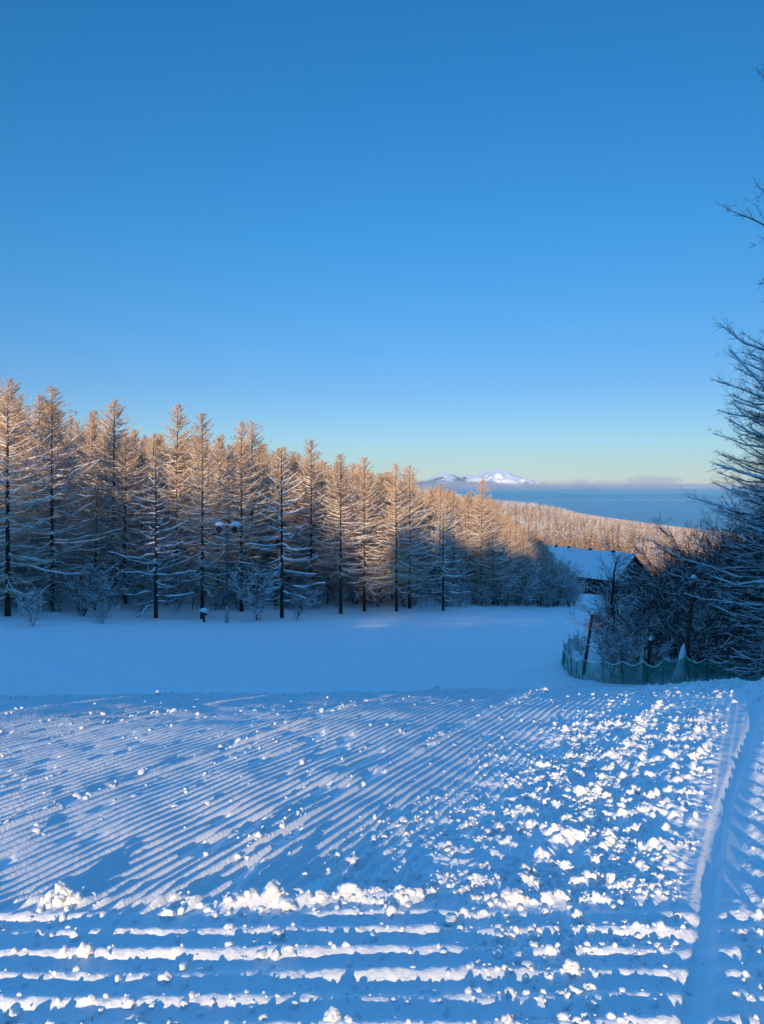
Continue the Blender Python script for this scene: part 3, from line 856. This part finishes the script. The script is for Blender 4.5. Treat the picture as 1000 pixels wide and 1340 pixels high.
# ------------------------------------------------------------------ floodlight masts in the left forest
M_POLE = flat_mat('painted_pole', (.09, .095, .10), .5)
def floodlight(label, px, top, foot, arms, scale=1.0, Y=None):
    if Y is None: x, y = ray_ground(px, foot)
    else: x, y = (px - 500) / F * Y, Y
    z = gz(x, y); h = (HZ - top) / F * y - z
    root = empty('floodlight_mast', (x, y, z)); tagged(root, label, 'floodlight', 'floodlight masts of the piste')
    def T(P, R, n, name, mat, cap=True):
        mb = MB(); tubes(mb, np.array(P, float)[None], np.array(R, float)[None], n, cap=cap); return mb.build(name, mat, root)
    T([(0, 0, -.5), (0, 0, 1.6)], [.17, .16], 12, 'sleeve', M_STEEL)
    T([(0, 0, 1.6), (0, 0, h * .6), (0, 0, h)], [.10, .085, .07], 10, 'mast', M_POLE)
    T([(-.95, 0, h - .35), (.95, 0, h - .35)], [.05, .05], 6, 'crossarm', M_STEEL)
    for i, sx in enumerate(arms):
        T([(sx * .3, 0, h - 1.2), (sx, 0, h - .38)], [.035, .035], 6, 'brace', M_STEEL)
        mb = MB(); tubes(mb, np.array([[(sx, .25, h - .15), (sx, -.05, h - .2), (sx, -.35, h - .32), (sx, -.4, h - .34)]], float), np.array([[.12, .20, .27, .24]]), 12, cap=True)
        lamp = mb.build('lamp_head', M_DARKMETAL, root)
        iv, jf = icos(2)
        mb = MB(); V = iv * np.array([.42, .40, .24]) * (1 + .12 * rng.normal(size=(len(iv), 1))) + np.array([sx, -.08, h + .16])
        mb.add(V, jf); mb.build('snow_cap', M_BSNOW, lamp)
floodlight('steel floodlight mast with two snow capped lamps at the forest edge', 297, 688, 815, (-.7, .75))
floodlight('far floodlight mast with snow heaped lamps among the dark trees by the clearing', 651, 722, 0, (-.3, .5), Y=128)

# snow-capped hydrant post
x, y = ray_ground(267, 814)
root = empty('hydrant_post', (x, y, gz(x, y))); tagged(root, 'short dark hydrant post with a round cap of snow at the forest edge', 'hydrant')
mb = MB(); tubes(mb, np.array([[(0, 0, -.3), (0, 0, .8), (0, 0, .95)]], float), np.array([[.12, .12, .15]]), 10, cap=True); mb.build('post', M_DARKMETAL, root)
mb = MB(); tubes(mb, np.array([[(-.3, 0, .7), (.3, 0, .7)]], float), np.array([[.08, .08]]), 8, cap=True); mb.build('valve_arm', M_DARKMETAL, root)
iv, jf = icos(2)
mb = MB(); mb.add(iv * np.array([.34, .34, .24]) * (1 + .08 * rng.normal(size=(len(iv), 1))) + np.array([0, 0, 1.1]), jf); mb.build('snow_cap', M_BSNOW, root)

# ------------------------------------------------------------------ the lodge
def lodge():
    A0 = np.array([73.4, 224.5]); ax = np.array([55.0, 253.6]) - A0; Ln = np.linalg.norm(ax) + 3; ax /= np.linalg.norm(ax)
    bx = np.array([ax[1] * -1, ax[0]]); bx = bx if bx @ np.array([-.85, -.53]) > 0 else -bx
    zr = -21.4; W = 8.0; zs = -28.4; zg = -36.0
    root = empty('ski_lodge', (A0[0], A0[1], gz(*A0))); tagged(root, 'big lodge with a broad snow covered gable roof below the sunlit hill', 'building')
    o0 = np.array(root.location)
    def pt(a, b, z): return np.array([*(A0 + ax * a + bx * b), z]) - o0
    def poly(name, mat, faces, par=root):
        mb = MB()
        for f in faces: mb.add(np.array(f), [list(range(len(f)))])
        return mb.build(name, mat, par, smooth=False)
    def box(name, mat, a0, a1, b0, b1, z0, z1, par=root):
        c = [pt(a, b, z) for z in (z0, z1) for a, b in ((a0, b0), (a1, b0), (a1, b1), (a0, b1))]
        mb = MB(); mb.add(c, [[0, 1, 2, 3], [7, 6, 5, 4], [0, 4, 5, 1], [1, 5, 6, 2], [2, 6, 7, 3], [3, 7, 4, 0]]); return mb.build(name, mat, par, smooth=False)
    w = W - .9; zw = zr - (zr - zs) * (w / W) - .15
    wall = poly('wall', M_TIMBER, [
        [pt(.7, w, zg), pt(.7, w, zw), pt(.7, 0, zr - .25), pt(.7, -w, zw), pt(.7, -w, zg)],
        [pt(Ln - .7, w, zg), pt(Ln - .7, -w, zg), pt(Ln - .7, -w, zw), pt(Ln - .7, 0, zr - .25), pt(Ln - .7, w, zw)],
        [pt(.7, w, zg), pt(Ln - .7, w, zg), pt(Ln - .7, w, zw), pt(.7, w, zw)],
        [pt(.7, -w, zg), pt(.7, -w, zw), pt(Ln - .7, -w, zw), pt(Ln - .7, -w, zg)]])
    def slab(name, mat, lift0, lift1, ext):
        fs = []
        for sg in (1, -1):
            e = [(-ext, 0, zr), (Ln + ext, 0, zr), (Ln + ext, sg * (W + ext), zs - ext * .87), (-ext, sg * (W + ext), zs - ext * .87)]
            lo = [pt(a, b, z + lift0) for a, b, z in e]; hi = [pt(a, b, z + lift1) for a, b, z in e]
            fs += [lo[::-1], hi] + [[lo[i], lo[(i + 1) % 4], hi[(i + 1) % 4], hi[i]] for i in range(4)]
        return poly(name, mat, fs)
    roof = slab('roof', M_TRIM, 0, .22, 0)
    mb = MB()          # snow blanket, gently uneven
    n1, n2_ = 70, 24
    for sg in (1, -1):
        aa, vv = np.meshgrid(np.linspace(-.15, Ln + .15, n1), np.linspace(0, 1, n2_))
        bb = sg * vv * (W + .25); zz = zr + .25 + (zs - zr) * vv * (W + .25) / W
        th = .55 * (.8 + .5 * fbm(aa * .25, vv * 4 + sg, 3, 21)) * np.minimum(1, np.minimum(aa + .15, Ln + .15 - aa) * 1.5 + .35) * np.minimum(1, (1 - vv) * 8 + .4)
        top = A0[None, None] + ax * aa[..., None] + bx * bb[..., None]
        V = np.concatenate([top, (zz + th)[..., None]], -1) - o0
        a = (np.arange(n2_ - 1)[:, None] * n1 + np.arange(n1 - 1)[None]).ravel()
        mb.add(V, np.stack([a, a + 1, a + n1 + 1, a + n1], -1))
    mb.build('roof_snow', M_BSNOW, roof)
    for sg in (1, -1):      # barge boards of the near gable
        mb = MB(); q = [pt(-.12, 0, zr - .1), pt(-.12, sg * W, zs - .1)]
        d = np.array([0, 0, .42]); t = pt(-.3, 0, 0) - pt(-.12, 0, 0)
        c = [q[0], q[1], q[1] + d, q[0] + d]; c2 = [x_ + t for x_ in c]
        mb.add(c + c2, [[0, 1, 2, 3], [7, 6, 5, 4], [0, 4, 5, 1], [1, 5, 6, 2], [2, 6, 7, 3], [3, 7, 4, 0]]); mb.build('barge_board', M_TRIM, root, smooth=False)
    for a in (7.5, 16.5, 25.5, 31):
        v = box('roof_vent', M_DARKMETAL, a, a + .7, -.35, .35, zr + .3, zr + 1.25)
        box('snow_cap', M_BSNOW, a - .05, a + .75, -.4, .4, zr + 1.25, zr + 1.45, v)
    for a in np.arange(3, Ln - 3, 4.2):
        f = box('window', M_PALE, a, a + 2.0, w + .02, w + .12, -32.2, -30.4)
        box('pane', M_GLASS, a + .12, a + 1.88, w + .125, w + .14, -32.08, -30.52, f)
    for b in (-4.2, -1.2, 1.8):
        f = box('window', M_PALE, .55, .68, b, b + 2.2, -29.2, -27.2)
        box('pane', M_GLASS, .53, .547, b + .12, b + 2.08, -29.08, -27.32, f)
    # small entrance gable in front of the long side
    a0, a1, b1 = 19.5, 25.5, W + 4.0
    am = (a0 + a1) / 2; zp = -29.6; ze = -32.4
    porch = poly('porch', M_TIMBER, [[pt(a0 + .4, b1, zg), pt(a1 - .4, b1, zg), pt(a1 - .4, b1, ze), pt(am, b1, zp - .1), pt(a0 + .4, b1, ze)],
                  [pt(a0 + .4, w, zg), pt(a0 + .4, b1, zg), pt(a0 + .4, b1, ze), pt(a0 + .4, w, ze)], [pt(a1 - .4, b1, zg), pt(a1 - .4, w, zg), pt(a1 - .4, w, ze), pt(a1 - .4, b1, ze)]])
    for (p, q) in ((a0, am), (am, a1)):
        z0_, z1_ = (ze, zp) if p == a0 else (zp, ze)
        c = [pt(p, w - 3, z0_ + .1), pt(q, w - 3, z1_ + .1), pt(q, b1 + .5, z1_ + .1), pt(p, b1 + .5, z0_ + .1)]
        d = np.array([0, 0, .5])
        mb = MB(); mb.add(c + [k + d for k in c], [[0, 1, 2, 3], [7, 6, 5, 4], [0, 4, 5, 1], [1, 5, 6, 2], [2, 6, 7, 3], [3, 7, 4, 0]]); mb.build('porch_roof', M_BSNOW, porch, smooth=False)
    box('door', M_GLASS, am - 1.2, am + 1.2, b1 + .03, b1 + .10, zg, -33.2, porch)
lodge()

# ------------------------------------------------------------------ far wooded hill: thousands of trees seen as one mass
m, nt, b = new_mat('frosted_wood'); M_FAR = m
at = N_(nt, 'ShaderNodeAttribute', attribute_name='tone')
r = N_(nt, 'ShaderNodeValToRGB')
e = r.color_ramp.elements
e[0].position = 0; e[0].color = (.17, .095, .055, 1); e[1].position = 1; e[1].color = (.80, .80, .80, 1)
k = e.new(.45); k.color = (.42, .255, .145, 1)
k = e.new(.75); k.color = (.60, .47, .36, 1)
nt.links.new(at.outputs['Fac'], r.inputs['Fac']); nt.links.new(r.outputs['Color'], b.inputs['Base Color']); b.inputs['Roughness'].default_value = .9

def wood(name, X, Y, H, ncone, w0, rad, frost, mat=None, low=.14, tk=.012):
    Z = ground(X, Y); n = len(X)
    mb = MB()
    cones(mb, np.stack([X, Y, Z - .3], -1), np.stack([X, Y, Z + H * .98], -1), tk * H + .03, tone=np.full(n, .03))
    t = low + (.98 - low) * (np.arange(ncone)[None] + rng.random((n, ncone))) / ncone
    az = np.arange(ncone)[None] * 2.39996 + rng.uniform(0, 6.28, (n, 1)) + rng.normal(size=(n, ncone)) * .3
    L = w0 * H[:, None] * (np.where(t < .3, .7 + t, ((1 - t) / .7) ** .7)) * rng.uniform(.6, 1.15, (n, ncone)) + .25
    e = np.interp(t, [0, .5, 1], [-.05, .25, 1.1]) + rng.normal(size=t.shape) * .15
    p0 = np.stack([X[:, None] + 0 * t, Y[:, None] + 0 * t, Z[:, None] + t * H[:, None]], -1)
    d = np.stack([np.cos(az) * np.cos(e), np.sin(az) * np.cos(e), np.sin(e)], -1)
    p1 = p0 + d * L[..., None]
    tn = np.clip(frost[:, None] + rng.normal(size=t.shape) * .22, 0, 1)
    cones(mb, p0.reshape(-1, 3), p1.reshape(-1, 3), (rad * (.6 + .8 * rng.random(t.shape)) * (H[:, None] / 16)).ravel(), tone=tn.ravel())
    # finer side shoots
    us = rng.uniform(.25, .9, t.shape)[..., None]
    for sgn in (1, -1):
        q0 = p0 + (p1 - p0) * us
        sd = np.stack([-np.sin(az), np.cos(az), 0 * az + .25], -1) * sgn + d * .6
        q1 = q0 + sd * (L * .42)[..., None]
        cones(mb, q0.reshape(-1, 3), q1.reshape(-1, 3), rad * .55, tone=np.clip(tn + .1, 0, 1).ravel())
    o = mb.build(name, mat or M_FAR, None, smooth=False, tone=True); o['kind'] = 'stuff'
    return o
HSX = [500, 640, 700, 730, 760, 800, 850, 900, 1000, 1100]
HSY = [625, 652, 656, 662, 671, 677, 684, 690, 701, 712]
X = []; Y = []
N = 60000
yy = np.sqrt(rng.uniform(255 ** 2, 1480 ** 2, N)); xx = rng.uniform(.02, .60, N) * yy
acc = rng.random(N) < .42 * np.clip(500 / yy, .45, 1.4) 
near_b = (np.hypot(xx - 62, yy - 240) < 34) | ((yy < 300) & (xx / yy < .36) & (xx / yy > .2))
acc &= ~near_b
xx, yy = xx[acc], yy[acc]
zz = ground(xx, yy); px = 500 + F * xx / yy
H = rng.uniform(10, 19, len(xx))
H = np.minimum(H, (HZ - (np.interp(px, HSX, HSY) + np.abs(rng.normal(0, 1.6, len(xx))))) / F * yy - zz)
k = H > 3.5; xx, yy, H = xx[k], yy[k], H[k]
fr = np.clip(.36 + .34 * sstep(420, 800, yy) + .35 * (fbm(xx / 45, yy / 70, 3, 5) - .5) * 2 * sstep(350, 600, yy) + rng.normal(size=len(xx)) * .20, 0, 1)
fr = np.where(rng.random(len(xx)) < .10 + .12 * sstep(.52, .66, fbm(xx / 60, yy / 90, 3, 44)), .06, fr)
nearm = yy < 520
wood('hillside_forest', xx[nearm], yy[nearm], H[nearm], 26, .17, .13, fr[nearm])
wood('hillside_forest_far', xx[~nearm], yy[~nearm], H[~nearm], 16, .19, .22, fr[~nearm])
# wood on the rising ground behind the larches of the forest edge
N = 9000
xx = rng.uniform(-260, 70, N); yy = rng.uniform(110, 330, N)
d_ = (xx + 33) * -.742 + (yy - 67) * .671
k = (d_ > 72) & (xx / yy < .14) & (xx / yy > -.62)
xx, yy = xx[k], yy[k]; zz = ground(xx, yy); px = 500 + F * xx / yy
H = np.minimum(rng.uniform(14, 21, len(xx)), (HZ - (skyline(px) + 3 + np.abs(rng.normal(0, 9, len(xx))))) / F * yy - zz)
k = H > 4; xx, yy, H = xx[k], yy[k], H[k]
wood('deep_forest', xx, yy, H, 64, .17, .045, np.clip(.52 + rng.normal(size=len(xx)) * .10, 0, 1))
# the dark wood beyond the thicket on the right
N = 260
yy = rng.uniform(80, 200, N); xx = rng.uniform(.36, .62, N) * yy
px = 500 + F * xx / yy; zz = ground(xx, yy)
H = np.minimum(rng.uniform(9, 16, N), (HZ - (np.interp(px, [850, 900, 1000, 1100], [756, 728, 700, 676]) + np.abs(rng.normal(0, 8, N)))) / F * yy - zz)
k = H > 2.5
wood('right_wood', xx[k], yy[k], H[k], 50, .20, .05, np.clip(.12 + rng.normal(size=k.sum()) * .12, 0, 1))

# unseen woods added behind the camera to shade the view and dapple the snow
def shade_wood():
    global rng
    rng = np.random.default_rng(21)
    def rows(name, spec, ncone, low, w0=.17, rad=.10, tk=.012):
        X = []; Y = []; H = []
        for n, x0, x1, y0, y1, h0, h1 in spec:
            for i in range(n):
                x_, y_ = rng.uniform(x0, x1), rng.uniform(y0, y1)
                if h1 > 30 and x_ < 9.2 + .2 * (y_ - 3): continue
                X.append(x_); Y.append(y_); H.append(rng.uniform(h0, h1))
        wood(name, np.array(X), np.array(Y), np.array(H), ncone, w0, rad, np.full(len(X), .3), low=low, tk=tk)
    rows('shade_wood_left', [(700, -150, -23, -78, -44, 5.5, 9.0)], 44, .14)  # added to keep the run and lower forest in shade
    rows('dapple_wood_behind', [(6, -20, -10.5, -58, -30, 10, 16)], 20, .1, .17, .06)
    rows('shade_crowns_behind', [(1, x_, x_ + .6, -66, -60, 21, 23.5) for x_ in np.arange(-23.5, -.5, 1.5)], 330, .455, .26, .14, .005)  # slim trunks let the near snow stay lit, crowns block higher rays
    rows('tall_shade_wood_right', [(190, 0, 45, -48, -14, 32, 37)], 70, .12, .16)  # added to keep the lodge and right larch in shade
shade_wood()

# ------------------------------------------------------------------ far mountains, fog bank, small clouds
m, nt, b = new_mat('mountain_snow_and_light'); M_MOUNT = m
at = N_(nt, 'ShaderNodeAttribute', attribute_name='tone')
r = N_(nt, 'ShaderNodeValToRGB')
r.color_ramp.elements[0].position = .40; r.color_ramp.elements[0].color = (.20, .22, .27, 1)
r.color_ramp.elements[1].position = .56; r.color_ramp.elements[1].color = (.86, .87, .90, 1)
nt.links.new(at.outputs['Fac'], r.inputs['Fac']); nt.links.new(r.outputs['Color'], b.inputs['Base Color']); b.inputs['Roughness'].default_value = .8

def mountains():
    D = 14000.0
    prof = [(420, 660), (480, 645), (530, 634), (556, 628), (565, 623), (578, 617.6), (588, 620), (599, 622.3), (611, 622.8), (616.5, 622), (624, 620.5), (633, 615.8), (643, 614.2), (655, 614.6), (664, 616.6), (672, 619.8), (684, 624.5), (697, 628.6), (715, 633.2), (735, 645), (770, 668), (900, 680)]
    pxs = np.linspace(430, 790, 380); pr = np.interp(pxs, [p[0] for p in prof], [p[1] for p in prof]) + (fbm(pxs / 7.0, pxs * 0, 3, 15) - .5) * 3.0
    ker = np.ones(5) / 5; pr[2:-2] = np.convolve(pr, ker, 'valid')
    X = (pxs - 500) / F * D
    ridge = (HZ - pr) / F * D
    dy = np.linspace(-3200, 2000, 150)
    XX, DY = np.meshgrid(X, dy)
    R = np.broadcast_to(ridge, XX.shape)
    rel = R + 560
    f = 1 - np.abs(DY) / np.where(DY < 0, 3200, 2000)
    rn = 1 - np.abs(2 * fbm(XX / 420 + 3, DY / 900 + 1.5, 5, 77) - 1)
    gul = (rn - .6) * 260 * sstep(0, .25, 1 - f) * sstep(0, .2, f)
    Z = -560 + rel * f ** 1.15 + gul + (fbm(XX / 90, DY / 160, 4, 78) - .5) * 60 * sstep(0, .12, 1 - f)
    px = 500 + F * XX / D
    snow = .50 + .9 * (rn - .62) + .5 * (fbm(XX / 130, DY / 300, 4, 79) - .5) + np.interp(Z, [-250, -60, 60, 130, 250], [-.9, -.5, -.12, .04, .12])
    snow += .42 * np.exp(-((px - 660) / 22.0) ** 2) + .35 * np.exp(-((px - 700) / 14.0) ** 2) - .25 * np.exp(-((px - 634) / 9.0) ** 2) - .22 * np.exp(-((px - 678) / 5.0) ** 2 - ((Z - 60) / 60) ** 2)  # sunlit right flank and shadowed left part put into the snow tone
    n = len(X); a = (np.arange(len(dy) - 1)[:, None] * n + np.arange(n - 1)[None]).ravel()
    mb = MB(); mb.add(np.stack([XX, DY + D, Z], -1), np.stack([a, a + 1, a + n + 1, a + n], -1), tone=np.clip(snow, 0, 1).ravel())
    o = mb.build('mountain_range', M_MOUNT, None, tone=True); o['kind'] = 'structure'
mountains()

def vol_mat(name, dens, col, g=0.0):
    m = bpy.data.materials.new(name); m.use_nodes = True; nt = m.node_tree
    for n in list(nt.nodes):
        if n.type != 'OUTPUT_MATERIAL': nt.nodes.remove(n)
    out = [n for n in nt.nodes if n.type == 'OUTPUT_MATERIAL'][0]
    v = nt.nodes.new('ShaderNodeVolumePrincipled')
    v.inputs['Density'].default_value = dens; v.inputs['Color'].default_value = (*col, 1); v.inputs['Anisotropy'].default_value = g
    nt.links.new(v.outputs[0], out.inputs['Volume'])
    return m

def puffy(name, cx, cy, cz, ax, ay, az, mat, seed, top=.35, nx=120, ny=60, freq=3.0):
    """a flat lens of vapour with a billowing upper side"""
    u = np.linspace(0, 2 * math.pi, nx, endpoint=False); v = np.linspace(-math.pi / 2, math.pi / 2, ny)
    U, Vv = np.meshgrid(u, v)
    x = np.cos(Vv) * np.cos(U); y = np.cos(Vv) * np.sin(U); z = np.sin(Vv)
    bump = 1 + np.where(z > -.1, top, top * .3) * (fbm(x * freq * ax / ay * .5 + 5, y * freq + z * 2, 5, seed) - .45) * 2
    P = np.stack([cx + ax * x * (1 + .1 * (bump - 1)), cy + ay * y, cz + az * z * bump], -1)
    a = (np.arange(ny - 1)[:, None] * nx + np.arange(nx)[None]); b_ = (np.arange(ny - 1)[:, None] * nx + (np.arange(nx)[None] + 1) % nx)
    mb = MB(); mb.add(P, np.stack([a, b_, b_ + nx, a + nx], -1).reshape(-1, 4))
    return mb.build(name, mat)
M_FOG = vol_mat('fog', .0014, (.78, .86, 1.0))
M_MIST = vol_mat('valley_mist', .00036, (.22, .64, 1.0))
M_CLOUD = vol_mat('cloud_vapour', .0009, (.86, .88, 1.0))
o = puffy('fog_bank', 5600, 12000, -92, 9000, 1300, 72, M_FOG, 3, top=.7, nx=700, freq=5); o['kind'] = 'stuff'
for i in range(9):
    px_ = 575 + 34 * i + rng.uniform(-9, 9); D_ = 11200 + rng.uniform(-300, 300)
    o = puffy('fog_bank', (px_ - 500) / F * D_, D_, -28 + rng.uniform(-14, 10), rng.uniform(260, 480), 260, rng.uniform(45, 75), M_FOG, 20 + i, top=.8, nx=110, ny=50, freq=3); o['kind'] = 'stuff'
o = puffy('fog_streak', 5000, 9200, -205, 3600, 500, 12, M_FOG, 8, top=.5, nx=300); o['kind'] = 'stuff'
o = puffy('valley_mist', 4000, 9000, -330, 12000, 4000, 260, M_MIST, 8, top=.1, nx=200); o['kind'] = 'stuff'
o = puffy('cloud', 7750, 22000, 80, 850, 500, 130, M_CLOUD, 12, top=1.0, nx=220, ny=80, freq=4)
tagged(o, 'small grey lilac cloud floating low above the fog bank on the right', 'cloud')
# ------------------------------------------------------------------ haze, sky, sun, camera
me = bpy.data.meshes.new('haze')
x0, x1, y0, y1, z0, z1 = -16000, 16000, -400, 17500, -640, 420
v = [(x, y, z) for z in (z0, z1) for x, y in ((x0, y0), (x1, y0), (x1, y1), (x0, y1))]
me.from_pydata(v, [], [(3, 2, 1, 0), (4, 5, 6, 7), (0, 1, 5, 4), (1, 2, 6, 5), (2, 3, 7, 6), (3, 0, 4, 7)])
hz = bpy.data.objects.new('haze', me); COL.objects.link(hz); hz['kind'] = 'stuff'
me.materials.append(vol_mat('haze_air', 1.7e-5, (.42, .74, 1.0)))

w = bpy.data.worlds.new('World'); sc.world = w; w.use_nodes = True
nt = w.node_tree; bg = nt.nodes['Background']
s = N_(nt, 'ShaderNodeTexSky', sky_type='NISHITA'); s.sun_disc = False
s.sun_elevation = SUN_EL; s.sun_rotation = math.pi + SUN_AZ
s.altitude = 1500; s.air_density = 1.0; s.dust_density = .3; s.ozone_density = 4.5
tc = N_(nt, 'ShaderNodeTexCoord'); sx = N_(nt, 'ShaderNodeSeparateXYZ'); nt.links.new(tc.outputs['Generated'], sx.inputs[0])
rp = N_(nt, 'ShaderNodeValToRGB'); nt.links.new(sx.outputs['Z'], rp.inputs['Fac'])
SKYT = [(0.0, (1.12, 1.0, .93)), (.03, (1.03, .93, .86)), (.12, (.80, .86, .90)), (.30, (.50, 1.10, 1.14)), (.54, (.34, 1.18, 1.32)), (.70, (2.0, 3.9, 3.8)), (1.0, (2.4, 4.0, 3.9))]
el = rp.color_ramp.elements
for i, (p, c) in enumerate(SKYT):
    k = el[i] if i < 2 else el.new(p)
    k.position = p; k.color = (c[0] / 4, c[1] / 4, c[2] / 4, 1)
vs = N_(nt, 'ShaderNodeVectorMath', operation='SCALE'); vs.inputs['Scale'].default_value = 4; nt.links.new(rp.outputs['Color'], vs.inputs[0])
vm = N_(nt, 'ShaderNodeVectorMath', operation='MULTIPLY'); nt.links.new(s.outputs[0], vm.inputs[0]); nt.links.new(vs.outputs[0], vm.inputs[1])
nt.links.new(vm.outputs[0], bg.inputs[0]); bg.inputs[1].default_value = .135

sun = bpy.data.lights.new('sun', 'SUN'); sun.energy = 5.0; sun.angle = math.radians(.6); sun.color = (1.0, .745, .44)
so = bpy.data.objects.new('sun', sun); COL.objects.link(so)
from mathutils import Vector
so.rotation_euler = Vector((math.sin(SUN_AZ), math.cos(SUN_AZ), -TAN_E)).to_track_quat('-Z', 'Y').to_euler()

cam = bpy.data.cameras.new('camera'); co = bpy.data.objects.new('camera', cam); COL.objects.link(co); sc.camera = co
cam.sensor_fit = 'HORIZONTAL'; cam.sensor_width = 36; cam.lens = 36 * F / 1000
cam.shift_y = -38 / 1000
cam.clip_start = .1; cam.clip_end = 120000
co.location = (0, 0, 0); co.rotation_euler = (math.pi / 2, 0, 0)

sc.view_settings.view_transform = 'Standard'; sc.view_settings.look = 'None'; sc.view_settings.exposure = .12; sc.view_settings.gamma = 1
cy = sc.cycles
cy.max_bounces = 5; cy.diffuse_bounces = 3; cy.glossy_bounces = 1; cy.transmission_bounces = 2; cy.volume_bounces = 1; cy.transparent_max_bounces = 12
cy.use_adaptive_sampling = True; cy.adaptive_threshold = .02
